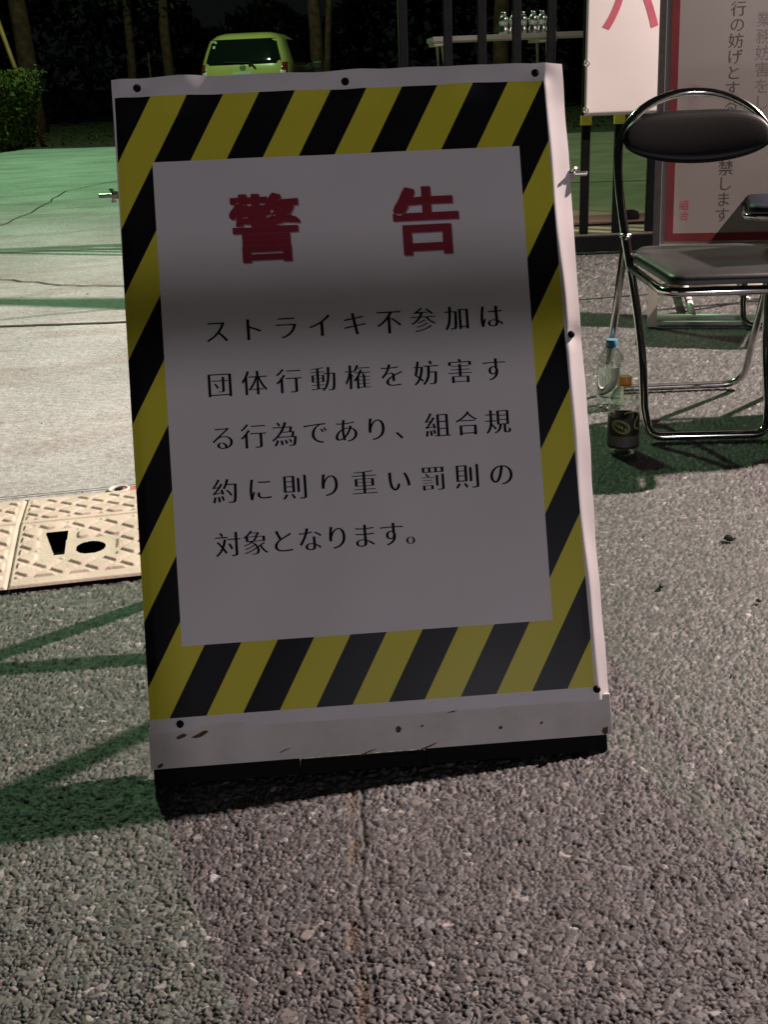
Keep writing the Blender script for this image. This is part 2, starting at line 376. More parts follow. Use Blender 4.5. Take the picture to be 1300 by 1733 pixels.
    tag(o, kind='structure')
asphalt()
M['farasphalt'] = mat('plain_asphalt', (.11, .108, .10), .85, var=.3, scale=60, bump=1., bscale=120)
polysheet('asphalt_apron', [(-12, -8), (12, -8), (12, 5.6), (-.0, 5.75), (-12, 1.6)], -.011, M['farasphalt'])
for (x, y, r) in ((.651, 2.011, .009), (.475, 1.813, .006), (.62, 1.74, .004)):
    b = MB(); b.lathe([(r * .5, -.3 * r), (r, r * .25), (r * .9, r * .7), (r * .4, r * 1.1)], n=7)
    o = b.build('pebble', M['pebble']); o.location = (x, y, .0025); o.rotation_euler = (0, 0, x * 9); o.scale = (1.3, .8, 1)
    tag(o, {.009: 'largest dark pebble lying on the asphalt right of the striped board', .006: 'small dark pebble near the right edge of the striped board', .004: 'tiniest dark pebble on open asphalt at right'}[r], 'pebble')

def grit(name, n, fn, rmin, rmax, m, label, cat):
    vs = []; fs = []
    base = [Vector(p) for p in ((1, 0, 0), (.3, .9, 0), (-.8, .6, 0), (-.8, -.6, 0), (.3, -.9, 0), (0, 0, .8), (.4, .3, .7))]
    for i in range(n):
        x, y, z = fn(); r = random.uniform(rmin, rmax) * (2.2 if random.random() < .04 else 1); q = random.uniform(0, 6.28); k = len(vs)
        for p in base:
            px, py = p.x * random.uniform(.6, 1.2), p.y * random.uniform(.5, 1)
            vs.append((x + r * (px * math.cos(q) - py * math.sin(q)), y + r * (px * math.sin(q) + py * math.cos(q)), z + r * p.z * random.uniform(.5, 1)))
        fs += [tuple(k + a for a in f) for f in ((0, 1, 6), (1, 2, 5), (1, 5, 6), (2, 3, 5), (3, 4, 5), (4, 0, 6), (4, 6, 5))]
    a = MB(); a.add(vs, fs); tag(a.build(name, m), label, cat, kind='stuff')
def _g1():
    x = random.uniform(-1.4, -.1); return (x, 2.335 + .17 * (x + .459) + abs(random.gauss(0, .05)), .005)
def _g2():
    x = -random.random() ** .8 * 2.2 - .3; return (x, random.uniform(2.5, 5.5), .005)
grit('grit', 420, _g1, .0012, .0035, M['pebble'], 'dark grit gathered on the concrete behind the ramp plates', 'grit')
grit('grit', 240, _g2, .0015, .0045, M['pebble'], 'scattered dark grit over the pale concrete yard', 'grit')

# ------------------------------------------------------------------ ramp plates at the step (heightfield castings)
M['ramp'] = mat('beige_ramp_casting', (.52, .44, .37), .55, var=.16, scale=14, bump=.5, bscale=160)
def ramp_plate(x0, x1, label, holes):
    L_, D_ = x1 - x0, .395; st = .0019
    xs = np.arange(0, L_ + st, st); ys = np.arange(0, D_ + st, st); X, Y = np.meshgrid(xs, ys)
    prof = .010 + sst(0, .25, Y) * 0 + np.clip(Y / .245, 0, 1) * .030
    gx, gy = X, Y
    cell = .064; cy_ = .050
    u = gx / cell + gy / cy_; v = gx / cell - gy / cy_ * 1.0
    a = np.abs(fr(u) - .5) * 2; b = np.abs(fr(v) - .5) * 2
    loz = sst(.0, .12, .80 - np.maximum(a, b))
    zone = sst(.026, .030, Y) * (1 - sst(.232, .236, Y)) + sst(.262, .266, Y) * (1 - sst(.372, .376, Y))
    edge = sst(0, .004, X) * sst(0, .004, L_ - X) * sst(.0, .004, Y) * sst(0, .004, D_ - Y); zone = zone * sst(.010, .013, X) * sst(.010, .013, L_ - X)
    for (kind, hx, hy) in holes:
        zone = zone * sst(.042 if kind == 'slot' else .046, .050 if kind == 'slot' else .054, np.maximum(np.abs(X - hx) * (1.25 if kind == 'slot' else 1.), np.abs(Y - hy) * (.75 if kind == 'slot' else 1.2)))
    Z = prof + .0038 * loz * zone - .0035 * (np.exp(-((Y - .248) / .003) ** 2)) - .004 * (1 - edge)
    HM = np.zeros(X.shape, bool)
    for (kind, hx, hy) in holes:
        if kind == 'slot':      # a keyhole notch, wide at the back
            m = (np.abs(gx - hx - (hy - gy) * .10) < .008 + .012 * np.clip((gy - hy + .05) / .09, 0, 1)) & (np.abs(gy - hy) < .046)
        else: m = ((gx - hx) / .027) ** 2 + ((gy - hy) / .023) ** 2 < 1
        HM = HM | m
    t = empty('ramp_plate', (x0 * 1.0, 0, 0), 0, label, 'ramp plate', 'beige ramp plates along the concrete step')
    # front edge line of the row: y = 1.945 + .17 * (x + .459)
    t.location = (x0, 1.945 + .17 * (x0 + .459), 0); t.rotation_euler = (0, 0, math.atan(.17))
    keep = ~(HM[:-1, :-1] | HM[1:, :-1] | HM[:-1, 1:] | HM[1:, 1:]) if holes else None
    tr = gridmesh('tread', X, Y, Z, M['ramp'], t, keep=keep)
    if holes:
        b = MB(); b.box(.02, .24, .03, .24, .0035, .0045); b.build('hole_shade', M['rubber'], t)  # black sheet standing in for the shade inside the holes
    b = MB(); b.box(.004, L_ - .004, .002, .012, -.006, .0035); b.build('front_lip', M['rubber'], t)
    b = MB(); b.box(-.002, L_ + .002, D_ + .0005, D_ + .024, -.006, .030); b.build('back_edge', M['rubber'], t)
    return t
ramp_plate(-1.3285, -.6785, 'beige ramp plate cut off by the left picture edge', [])
ramp_plate(-.685, -.04, 'beige ramp plate with a notch and a round hole, beside the striped board', [('slot', .080, .150), ('hole', .143, .120)])
b = MB(); b.tube([(.021 * math.cos(a), .021 * math.sin(a), 0) for a in np.linspace(0, 2 * math.pi, 25)[:-1]], .0045, 8, True)
sm = empty('survey_marker', (-.588, 2.425, .008), 0, 'small white ring marker with red paint set in the concrete', 'survey marker')
b.build('ring', M['whitemark'], sm, True)
b = MB(); b.lathe([(.009, 0), (.009, .003), (.003, .005)], n=16); b.build('nail', M['rubber'], sm)
b = MB(); b.add([(.022 + .024 * math.cos(a) * random.uniform(.7, 1.1), .014 * math.sin(a), .0015) for a in np.linspace(0, 6.28, 12)[:-1]], [tuple(range(11))]); b.build('red_paint', M['redmark'], sm)

# ------------------------------------------------------------------ lettering
def glyph(ch, dx, dy):
    """outline of one character as loops of points, edges moved out by dx (upright strokes) and dy (level strokes), in em"""
    c = bpy.data.curves.new('t', 'FONT'); c.body = ch; c.size = 1; c.dimensions = '2D'
    o = bpy.data.objects.new('t', c); C.objects.link(o)
    bpy.context.view_layer.update(); bpy.ops.object.select_all(action='DESELECT')
    o.select_set(True); bpy.context.view_layer.objects.active = o; bpy.ops.object.convert(target='CURVE'); cu = o.data
    loops = []
    for sp in cu.splines:
        bp = sp.bezier_points; P = []
        for i in range(len(bp)):
            a, b = bp[i], bp[(i + 1) % len(bp)]
            if (a.co - b.co).length < 1e-5: continue
            straight = ((a.handle_right - a.co).cross(b.co - a.co).length < 1e-4 and (b.handle_left - b.co).cross(b.co - a.co).length < 1e-4)
            n = 2 if straight else 7
            P += [Vector((p.x, p.y)) for p in geometry.interpolate_bezier(a.co, a.handle_right, b.handle_left, b.co, n)][:-1]
        Q = [P[i] for i in range(len(P)) if (P[i] - P[i - 1]).length > 1e-4]
        if len(Q) > 2: loops.append(Q)
    bpy.data.objects.remove(o); bpy.data.curves.remove(cu)
    def area(P): return sum(P[i - 1].cross(P[i]) for i in range(len(P))) / 2
    big = max(loops, key=lambda P: abs(area(P))); sgn = 1 if area(big) > 0 else -1
    out = []
    for P in loops:
        n = len(P); Q = []
        for i in range(n):
            e1 = (P[i] - P[i - 1]).normalized(); e2 = (P[(i + 1) % n] - P[i]).normalized()
            n1 = Vector((e1.y, -e1.x)) * sgn; n2 = Vector((e2.y, -e2.x)) * sgn
            d1 = Vector((n1.x * dx, n1.y * dy)); d2 = Vector((n2.x * dx, n2.y * dy))
            o1 = d1.dot(n1); o2 = d2.dot(n2); cr = n1.cross(n2)
            if abs(cr) > .25:      # mitre: point lying at o1 from one edge and o2 from the next
                d = Vector(((o1 * n2.y - o2 * n1.y) / cr, (n1.x * o2 - n2.x * o1) / cr))
            else: d = (d1 + d2) / 2
            if d.length > .045: d = (d1 + d2) / 2
            Q.append(P[i] + d)
        if area(Q) * area(P) > 0 and abs(area(Q)) > .0004: out.append(Q)
    return out
_gc = {}
def write(name, items, m, parent, place, dx, dy):
    """one object per character; items: (char, x, z, em) with x, z the centre of the em box; place maps (x, z) on the sheet to a point of the parent"""
    for (ch, cx, cz, em) in items:
        key = (ch, dx, dy)
        if key not in _gc:
            loops = glyph(ch, dx, dy); A = [sum(P[i - 1].cross(P[i]) for i in range(len(P))) / 2 for P in loops]
            sg = 1 if A[max(range(len(A)), key=lambda i: abs(A[i]))] > 0 else -1
            outs = [i for i in range(len(loops)) if A[i] * sg > 0]; vs = []; fs = []
            def inside(p, P):
                c = False
                for i in range(len(P)):
                    a, b = P[i - 1], P[i]
                    if (a.y > p.y) != (b.y > p.y) and p.x < (b.x - a.x) * (p.y - a.y) / (b.y - a.y) + a.x: c = not c
                return c
            for li, o_ in enumerate(outs):
                holes = [loops[i] for i in range(len(loops)) if A[i] * sg < 0 and inside(loops[i][0], loops[o_]) and not any(q != o_ and abs(A[q]) < abs(A[o_]) and inside(loops[i][0], loops[q]) for q in outs)]
                cu = bpy.data.curves.new('g', 'CURVE'); cu.dimensions = '2D'; cu.fill_mode = 'BOTH'
                for P in [loops[o_]] + holes:
                    sp = cu.splines.new('POLY'); sp.points.add(len(P) - 1)
                    for i, p in enumerate(P): sp.points[i].co = (p.x, p.y, 0, 1)
                    sp.use_cyclic_u = True
                o = bpy.data.objects.new('g', cu); C.objects.link(o); bpy.context.view_layer.update()
                me = bpy.data.meshes.new_from_object(o.evaluated_get(bpy.context.evaluated_depsgraph_get()))
                n = len(vs); vs += [(v.co.x, v.co.y, li) for v in me.vertices]; fs += [tuple(i + n for i in p.vertices) for p in me.polygons]
                bpy.data.objects.remove(o); bpy.data.curves.remove(cu); bpy.data.meshes.remove(me)
            _gc[key] = (vs, fs)
        vs, fs = _gc[key]
        me = bpy.data.meshes.new(name); me.from_pydata([place(cx + (v[0] - .5) * em, cz + (v[1] - .38) * em, v[2] * .00004) for v in vs], [], fs); me.update()
        link(name, me, m, parent)

# ------------------------------------------------------------------ the striped warning board
sb = empty('sandwich_board', (-.0130916, 1.308434, 0), .0670278, 'white A-frame warning board with black and yellow striped border and red heading', 'sign board')
LEAN = .39205
def bl(x, y, t): return (x, t * math.sin(LEAN) + y * math.cos(LEAN), .017 + t * math.cos(LEAN) - y * math.sin(LEAN))
BM = Matrix(((1, 0, 0, 0), (0, math.cos(LEAN), math.sin(LEAN), 0), (0, -math.sin(LEAN), math.cos(LEAN), .017), (0, 0, 0, 1)))
MB().box(-.270, .268, -.008, .008, .0545, .896, BM).build('board', M['board'], sb)
for sx in (-1, 1): MB().box(min(sx * .240, sx * .268), max(sx * .240, sx * .268), .0085, .030, .058, .892, BM).build('side_rail', M['board'], sb)
rail = MB().box(-.303, .305, -.0096, .010, .0, .054, BM).build('bottom_rail', M['rail'], sb, bevel=.0015)
for (x, t, ww, hh) in ((-.262, .040, .008, .003), (-.237, .041, .012, .0045), (.020, .0275, .0045, .005), (.108, .051, .028, .0012), (.155, .020, .003, .003), (.052, .030, .0025, .002), (.21, .022, .003, .002), (-.13, .012, .010, .001), (-.29, .004, .006, .003), (.295, .006, .005, .006), (.06, .003, .02, .0012), (-.02, .002, .012, .001)):
    n = 8; a = MB(); a.add([bl(x + ww * math.cos(q) * random.uniform(.55, 1.1), -.0100, t + hh * math.sin(q) * random.uniform(.5, 1.2) + ww * .25 * math.cos(q)) for q in np.linspace(0, 6.283, n + 1)[:-1]], [tuple(range(n))])
    a.build('chipped_paint', M['rust'], rail)
for (x0, x1, zt_) in ((-.300, -.1105, -.0005), (-.110, .0545, -.0040), (.055, .297, -.0005)): MB().box(x0, x1, -.007, .012, -.021, zt_, BM).build('foot', M['rubber'], sb, bevel=.0015)

def sheet_h(x, t):
    """how far the laminated sheet stands off the board"""
    x = np.asarray(x, float); t = np.asarray(t, float)
    h = .0022 + .0007 * np.sin(x * 13 + t * 5) * np.sin(t * 9 - x * 4) + .0004 * np.sin(x * 31 - t * 17)
    top = sst(.845, .90, t)
    h = h + top * (.0030 + .0026 * np.sin(x * 37 + 1.0) * np.sin(x * 11 + .4) + .0010 * np.sin(x * 83))
    for (sx_, st_, d, rr) in ((-.2674, .8901, .004, .018), (.0069, .8881, .004, .022), (.2633, .8896, .006, .020), (.2873, .5347, .003, .018)):
        h = h - d * np.exp(-(((x - sx_) / rr) ** 2 + ((t - st_) / (rr * .8)) ** 2))
    e = .2765 + .0115 * (.88 - t) / .82 + .0015 * np.sin(t * 14) + .001 * np.sin(t * 33 + 1)
    r = np.clip((x - e) / .024, 0, 1.2)
    h = h + .0010 * np.exp(-((x - e + .002) / .010) ** 2) - .0125 * r + .0007 * r * np.sin(t * 23) + .0005 * r * np.sin(t * 61 + 2) * np.sin(t * 7)
    h = h - .0018 * sst(.0, .012, -.288 - x)
    return h
def poster_mat():
    m = bpy.data.materials.new('laminated_poster'); m.use_nodes = True; nt = m.node_tree; p = nt.nodes['Principled BSDF']; L = nt.links
    uv = nt.nodes.new('ShaderNodeUVMap'); uv.uv_map = 'sheet'; sx = nt.nodes.new('ShaderNodeSeparateXYZ'); L.new(uv.outputs[0], sx.inputs[0])
    def mth(op, a, b=None, c=None):
        n = nt.nodes.new('ShaderNodeMath'); n.operation = op
        for i, q in enumerate((a, b, c)):
            if q is None: continue
            if isinstance(q, (int, float)): n.inputs[i].default_value = q
            else: L.new(q, n.inputs[i])
        return n.outputs[0]
    x, y = sx.outputs[0], sx.outputs[1]
    def inside(x0, x1, y0, y1, skew=0.):
        xx = mth('SUBTRACT', x, mth('MULTIPLY', mth('SUBTRACT', .875, y), skew)) if skew else x
        a = mth('MULTIPLY', mth('GREATER_THAN', xx, x0), mth('LESS_THAN', mth('SUBTRACT', xx, 0.) if not skew else mth('SUBTRACT', x, mth('MULTIPLY', mth('SUBTRACT', .875, y), .0133)), x1))
        b = mth('MULTIPLY', mth('GREATER_THAN', y, y0), mth('LESS_THAN', y, y1)); return mth('MULTIPLY', a, b)
    outer = inside(-.2975, .2737, .0645, .8782, -.011); inner = inside(-.2535, .2345, .1562, .7913)
    ring = mth('MULTIPLY', outer, mth('SUBTRACT', 1., inner))
    s = mth('DIVIDE', mth('ADD', mth('SUBTRACT', x, mth('MULTIPLY', mth('SUBTRACT', y, .8794), .556)), .2024 + .0951 * 20), .0951)
    black = mth('LESS_THAN', mth('FRACT', s), .5)
    c1 = nt.nodes.new('ShaderNodeMix'); c1.data_type = 'RGBA'; c1.inputs[6].default_value = (.68, .62, .055, 1); c1.inputs[7].default_value = (.008, .008, .010, 1); L.new(black, c1.inputs[0])
    c2 = nt.nodes.new('ShaderNodeMix'); c2.data_type = 'RGBA'; c2.inputs[6].default_value = (.74, .70, .71, 1); L.new(c1.outputs[2], c2.inputs[7]); L.new(ring, c2.inputs[0])
    n = nt.nodes.new('ShaderNodeTexNoise'); n.inputs['Scale'].default_value = 4.5; n.inputs['Detail'].default_value = 6; L.new(uv.outputs[0], n.inputs['Vector'])
    rr = nt.nodes.new('ShaderNodeValToRGB'); rr.color_ramp.elements[0].color = (.88, .88, .88, 1); rr.color_ramp.elements[1].color = (1.05, 1.05, 1.05, 1); L.new(n.outputs['Fac'], rr.inputs['Fac'])
    c3 = nt.nodes.new('ShaderNodeMix'); c3.data_type = 'RGBA'; c3.blend_type = 'MULTIPLY'; c3.inputs[0].default_value = 1; L.new(c2.outputs[2], c3.inputs[6]); L.new(rr.outputs['Color'], c3.inputs[7])
    L.new(c3.outputs[2], p.inputs['Base Color'])
    p.inputs['Roughness'].default_value = .34; p.inputs['Specular IOR Level'].default_value = .16
    n2 = nt.nodes.new('ShaderNodeTexNoise'); n2.inputs['Scale'].default_value = 900; L.new(uv.outputs[0], n2.inputs['Vector'])
    b = nt.nodes.new('ShaderNodeBump'); b.inputs['Strength'].default_value = .25; b.inputs['Distance'].default_value = .0005; L.new(n2.outputs['Fac'], b.inputs['Height']); L.new(b.outputs['Normal'], p.inputs['Normal'])
    return m
xs = np.linspace(-.3005, .3035, 303); ts = np.linspace(.0470, .9026, 424)
GX, GT = np.meshgrid(xs, ts)
edge_wave = .0010 * np.sin(GX * 24) + .0006 * np.sin(GX * 61 + 1)
GTt = GT + edge_wave * sst(.88, .9026, GT)
right_wave = (.0007 * np.sin(GT * 19) + .0004 * np.sin(GT * 70) * np.sin(GT * 5)) * sst(.28, .3035, GX)
PX = GX + right_wave; PY = -(.008 + sheet_h(GX, GT)); PT = GTt
cl, sl = math.cos(LEAN), math.sin(LEAN)
poster = gridmesh('poster_sheet', PX, PT * sl + PY * cl, .017 + PT * cl - PY * sl, poster_mat(), sb, uv=np.stack([PX, PT], -1))
def onsheet(off): return lambda x, t, d: bl(x, -(.008 + float(sheet_h(x, t)) + off + d), t)
hd = [('警', -.111, .6974, .0945), ('告', .1022, .6972, .0945)]
write('heading_shadow', [(c, x + .0014, z - .0014, e) for c, x, z, e in hd], M['shadowink'], poster, onsheet(.0002), .050, .042)
write('heading_character', hd, M['redink'], poster, onsheet(.0010), .050, .042)
rows = [('ストライキ不参加は', -.1832, .1802, .5643), ('団体行動権を妨害す', -.1837, .1792, .4935), ('る行為であり、組合規', -.1842, .1799, .4236), ('約に則り重い罰則の', -.1854, .1798, .3537), ('対象となります。', None, None, .2841)]
items = []
for txt, x0, x1, t in rows:
    if x0 is None: x0 = -.1858; x1 = x0 + .0358 * 7 * .997
    n = len(txt) - 1
    for i, ch in enumerate(txt):
        x = x0 + (x1 - x0) * i / n
        items.append((ch, x, t + (.0 if ch not in '、。' else .0), .0355))
write('text_character', items, M['ink'], poster, onsheet(.0006), .012, -.0165)
FN = Matrix.Rotation(LEAN, 4, 'X')
def dome(name, x, t, r, m, off):
    p = Vector(bl(x, -(.008 + float(sheet_h(x, t)) + off), t))
    # axis along the board's front normal
    RM = Matrix(((1, 0, 0), (0, -sl, -cl), (0, -cl, sl))).to_4x4(); RM = Matrix(((1, 0, 0, 0), (0, sl, -cl, 0), (0, cl, sl, 0), (0, 0, 0, 1)))
    a = MB(); a.lathe([(r, -.002), (r, .001), (r * .85, .0026), (r * .5, .0036), (r * .1, .004)], p, 20, True, RM)
    return autosmooth(a.build(name, m, sb), 60)
for (x, t) in ((-.2674, .8901), (.0069, .8881), (.2633, .8896), (.2873, .5347)): dome('button_screw', x, t, .0050, M['ink'], .0012)
for (x, t) in ((-.2618, .0562), (.2866, .0610)): dome('button_screw', x, t, .0048, M['blackpaint'], .001)
# hinge bolts with wing nuts
for sx in (-1, 1):
    px = sx * .294; P0 = Vector(bl(px, .006, .755)); a = MB()
    a.tube([P0, P0 + Vector((sx * .034, 0, 0))], .0032, 10)
    a.tube([P0 + Vector((sx * .009, 0, 0)), P0 + Vector((sx * .016, 0, 0))], .0060, 6)
    for q in (-1, 1): a.bar(P0 + Vector((sx * .012, 0, 0)), P0 + Vector((sx * .017, -q * .006, q * .009)), .006, .0028)
    a.build('wing_nut_bolt', M['zinc'], sb, bevel=.0006)
PV = Vector(bl(0, .03, .755))
for sx in (-1, 1):
    a = MB(); a.bar((sx * .278, PV.y + .0, PV.z + .02), (sx * .278, .62, .004), .030, .022); a.build('rear_leg', M['blackwood'], sb)
a = MB(); fz = (PV.z + .02 - .31) / (PV.z + .016); a.bar((-.262, PV.y + (.62 - PV.y) * fz, .31), (.262, PV.y + (.62 - PV.y) * fz, .31), .03, .022); a.build('cross_bar', M['blackwood'], sb)

# ------------------------------------------------------------------ plain plate on a post, added behind the camera to shade a band of the poster
pp = empty('shade_plate_post', (.24, -.5, 0), 0, 'added low plain plate on a thin steel post, unseen behind the camera, shading the board', 'added light blocker')
a = MB(); a.box(-.01, .56, -.003, .003, .731, .796); a.build('plate', M['whitesteel'], pp, bevel=.001)
a = MB(); a.tube([(0, .02, 0), (0, .02, .82)], .016, 12); a.build('post', M['cream'], pp, True)

# ------------------------------------------------------------------ folding chairs
def chair(loc, rz, cushion, label):
    t = empty('folding_chair', loc, rz, label, 'folding chair', 'folding pipe chairs beside the gate')
    K = .47; r = .0105
    def hp(x, z): return (x, K * z, z)
    half = lambda z: .147 + .043 * float(sst(.15, .62, np.array(z)))
    L_ = [(-half(z), z) for z in np.linspace(.075, .60, 12)]
    arch = [(-.190 * math.cos(a), .625 + .155 * math.sin(a) ** .9) for a in np.linspace(.12, math.pi - .12, 25)]
    Rr = [(-x, z) for x, z in reversed(L_)]
    foot = [Vector((-.147, K * .075, .075)), Vector((-.140, .004, .012)), Vector((.140, .004, .012)), Vector((.147, K * .075, .075))]
    f2 = fillet(foot, .045, 7)
    pts = [Vector(hp(x, z)) for x, z in L_ + arch + Rr] + list(reversed(f2))[1:-1]
    a = MB(); a.tube(pts, r, 14, True); a.build('back_frame', M['chrome'], t, True)
    # rear legs: an upside-down U resting on the ground behind
    zt = .46
    rl = fillet([(-.178, K * zt - .01, zt), (-.180, .455, .012), (.200, .475, .012), (.190, K * zt - .01, zt)], .06, 8)
    a = MB(); a.tube(rl, .0095, 12); a.build('rear_leg_frame', M['dullchrome'], t, True)
    for sx in (-1, 1):
        a = MB(); a.tube([(sx * .165, K * zt - .006, zt), (sx * .192, K * zt - .006, zt)], .005, 8); a.build('pivot', M['zinc'], t, True)
    # seat: a thick padded slab with rounded edges, on its own bent tube
    out = [(-.142, -.175), (-.155, .00), (-.168, .17), (-.135, .285), (.135, .285), (.168, .17), (.155, .00), (.142, -.175)]
    out = [Vector((x, y, 0)) for x, y in out]
    ring = []
    nn = len(out)
    for i in range(nn):
        A, B, D = out[i - 1], out[i], out[(i + 1) % nn]; d1 = (A - B); d2 = (D - B); rr = min(.035, d1.length * .45, d2.length * .45)
        p0 = B + d1.normalized() * rr; p1 = B + d2.normalized() * rr
        for q in range(6):
            s_ = q / 5; ring.append((1 - s_) ** 2 * p0 + 2 * s_ * (1 - s_) * B + s_ * s_ * p1)
    prof = [(.93, .400), (1.0, .4035), (1.0, .412), (.985, .420), (.95, .4245), (.6, .4265), (.2, .4265)]
    vs = []; m_ = len(ring)
    cen = Vector((0, .06, 0))
    for sc, z in prof: vs += [tuple((p - cen) * sc + cen + Vector((0, 0, z - .02 * (p.y) * 0))) for p in ring]
    fs = [(i * m_ + q, i * m_ + (q + 1) % m_, (i + 1) * m_ + (q + 1) % m_, (i + 1) * m_ + q) for i in range(len(prof) - 1) for q in range(m_)]
    fs += [tuple(range(m_ - 1, -1, -1)), tuple((len(prof) - 1) * m_ + q for q in range(m_))]
    a = MB(); a.add(vs, fs); autosmooth(a.build('seat', cushion, t), 50)
    a = MB(); a.tube(fillet([(-.170, .20, .388), (-.152, -.168, .388), (.152, -.168, .388), (.170, .20, .388)], .045, 7), .010, 12)
    a.build('seat_rail', M['chrome'], t, True)
    # backrest: a padded lens shape, flat-topped, curved round the sitter's back
    n1, n2 = 40, 12; vs = []; fs = []
    for side in (-1, 1):
        for j in range(n2 + 1):
            for i in range(n1 + 1):
                u = -1 + 2 * i / n1; v = -1 + 2 * j / n2
                zt_ = .067 * max(0., 1 - abs(u) ** 4) ** .5; zb = -.054 * max(0., 1 - u * u) ** .55
                zl = (zt_ - zb) * (v + 1) / 2 + zb
                th = .012 * (max(0, 1 - u * u)) ** .4 * (max(0, 1 - v * v)) ** .4
                x = u * .180; z = .672 + zl
                vs.append((x, K * z - .006 + .012 * (1 - u * u) - .018 + side * th, z))
    m1 = (n1 + 1) * (n2 + 1)
    for sd in (0, 1):
        for j in range(n2):
            for i in range(n1):
                q = sd * m1 + j * (n1 + 1) + i; f = (q, q + 1, q + n1 + 2, q + n1 + 1); fs.append(f if sd == 0 else f[::-1])
    a = MB(); a.add(vs, fs); o = a.build('backrest', M['backvinyl'] if cushion is M['vinyl'] else cushion, t, True)
    bm = bmesh.new(); bm.from_mesh(o.data); bmesh.ops.remove_doubles(bm, verts=bm.verts, dist=.0004); bm.to_mesh(o.data); bm.free()
    return t
chair((.782, 2.632, .0), R(-3), M['vinyl'], 'chrome folding chair with black oval backrest standing behind the two bottles')
chair((1.37, 3.80, .0), R(-20), M['navy'], 'folding chair with navy blue cushions, mostly hidden behind the black one')
chair((1.36, 2.66, .0), R(4), M['vinyl'], 'added black folding chair, unseen beyond the right picture edge, shading the ground by the bottles')  # added out of frame to throw shade under the first chair

cb = empty('shade_box', (1.37, 2.83, .4268), R(4), 'brown cardboard box added on the unseen chair beyond the right picture edge to cast shade', 'box')  # unseen box, added to widen that chair's shade
M['card'] = mat('cardboard', (.32, .22, .13), .8, var=.08, scale=12)
MB().box(-.20, .16, -.11, .11, 0, .46).build('carton', M['card'], cb, bevel=.003)
MB().box(-.025, .025, -.1115, .1115, .4585, .4615).build('packing_tape', M['cream'], cb)

# ------------------------------------------------------------------ bottles
def bottle(loc, label, cap, lab, level):
    t = empty('plastic_bottle', loc, 0, label, 'bottle', 'empty drink bottles on the ground by the chair')
    prof = [(.012, .004), (.022, .0), (.030, .003), (.0325, .010), (.0335, .018), (.0325, .024), (.0335, .030), (.0335, .120), (.0325, .128), (.0335, .136), (.030, .150), (.022, .164), (.0135, .176), (.012, .182)]
    prof = [(r_ * 1.08, z) for r_, z in prof]; t.scale = (1, 1, .90)
    a = MB(); a.lathe(prof, n=36, cap=False); a.build('bottle_body', M['pet'], t, True)
    a = MB(); a.lathe([(.0150, .182), (.0155, .184), (.0155, .199), (.0145, .2015)], n=28); o = autosmooth(a.build('cap', cap, t), 50)
    a = MB(); a.lathe([(.0148, .178), (.0160, .1785), (.0160, .1805), (.0148, .181)], n=28); a.build('cap_ring', cap, o)
    if level:
        w_ = [(.002, .006)] + [(r_ - .0012, z + .001) for r_, z in prof[2:] if z < level] + [(np.interp(level, [p[1] for p in prof], [p[0] for p in prof]) - .0012, level), (.002, level)]
        a = MB(); a.lathe(w_, n=36); autosmooth(a.build('drink', M['water'], t), 30)
    if lab:
        z0, z1 = .018, .100
        a = MB(); a.lathe([(.0368, z0), (.0368, z1)], n=48, cap=False)
        lb = a.build('wrap_label', M['label'], t, True)
        a = MB(); a.lathe([(.0370, .024), (.0370, .052)], n=48, cap=False); a.build('small_print_band', M['labelgrey'], lb, True)
        def ring(cx, cz, rx, rz, th, a0, a1, rot=0.):
            n = 26; vs = []
            for i in range(n + 1):
                q = a0 + (a1 - a0) * i / n
                for k in (1, -1):
                    x = (rx + k * th / 2) * math.cos(q); z = (rz + k * th / 2) * math.sin(q)
                    X_ = x * math.cos(rot) - z * math.sin(rot); Z_ = x * math.sin(rot) + z * math.cos(rot)
                    an = (cx + X_) / .0372; vs.append((.0373 * math.sin(an), -.0373 * math.cos(an), cz + Z_))
            return vs, [(2 * i, 2 * i + 1, 2 * i + 3, 2 * i + 2) for i in range(n)]
        a = MB(); a.add(*ring(-.014, .078, .022, .015, .0016, 0, 2 * math.pi, -.45)); a.add(*ring(-.014, .078, .0185, .0115, .0007, 0, 2 * math.pi, -.45))
        a.add(*ring(.036, .088, .020, .014, .002, 0, 2 * math.pi, .9)); a.add(*ring(.010, .112, .016, .006, .0012, 0, math.pi))
        a.build('oval_emblem', M['labelprint'], lb)
        def wrap(x, z, d): an = x / .0372; return (.0374 * math.sin(an), -.0374 * math.cos(an), z)
        write('label_letter', [(c, -.024 + .0058 * i, .0835 - .0030 * i, .009) for i, c in enumerate('TONIC')], M['labelprint'], lb, wrap, .02, .02)
    return t
bottle((.566, 2.575, .0), 'nearer clear bottle with orange cap and dark printed label', M['orangecap'], True, 0)
bottle((.612, 2.96, .0), 'farther clear bottle with light blue cap and no label', M['bluecap'], False, .125)

# ------------------------------------------------------------------ notice board on a steel stand
nb = empty('notice_stand', (.931, 3.93, 0), R(-11), 'standing notice board with red border and vertical handwriting behind the chairs', 'notice board')
TH = math.atan(.30); cn, sn = math.cos(TH), math.sin(TH)
NM = Matrix(((1, 0, 0, 0), (0, cn, sn, 0), (0, -sn, cn, 0), (0, 0, 0, 1)))
W_ = .92; T0, T1 = .268, 2.25
def nl(x, y, t): return tuple(NM @ Vector((x, y, t)))
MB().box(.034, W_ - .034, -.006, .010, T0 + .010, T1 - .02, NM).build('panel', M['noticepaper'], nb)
fr_ = MB(); 
for (x0, x1, z0, z1) in ((.012, .034, T0, T1), (W_ - .034, W_ - .012, T0, T1)): fr_.box(x0, x1, -.014, .014, z0, z1, NM)
fr_.box(.034, W_ - .034, -.012, .012, T1 - .02, T1, NM); fr_.build('frame', M['blackwood'], nb)
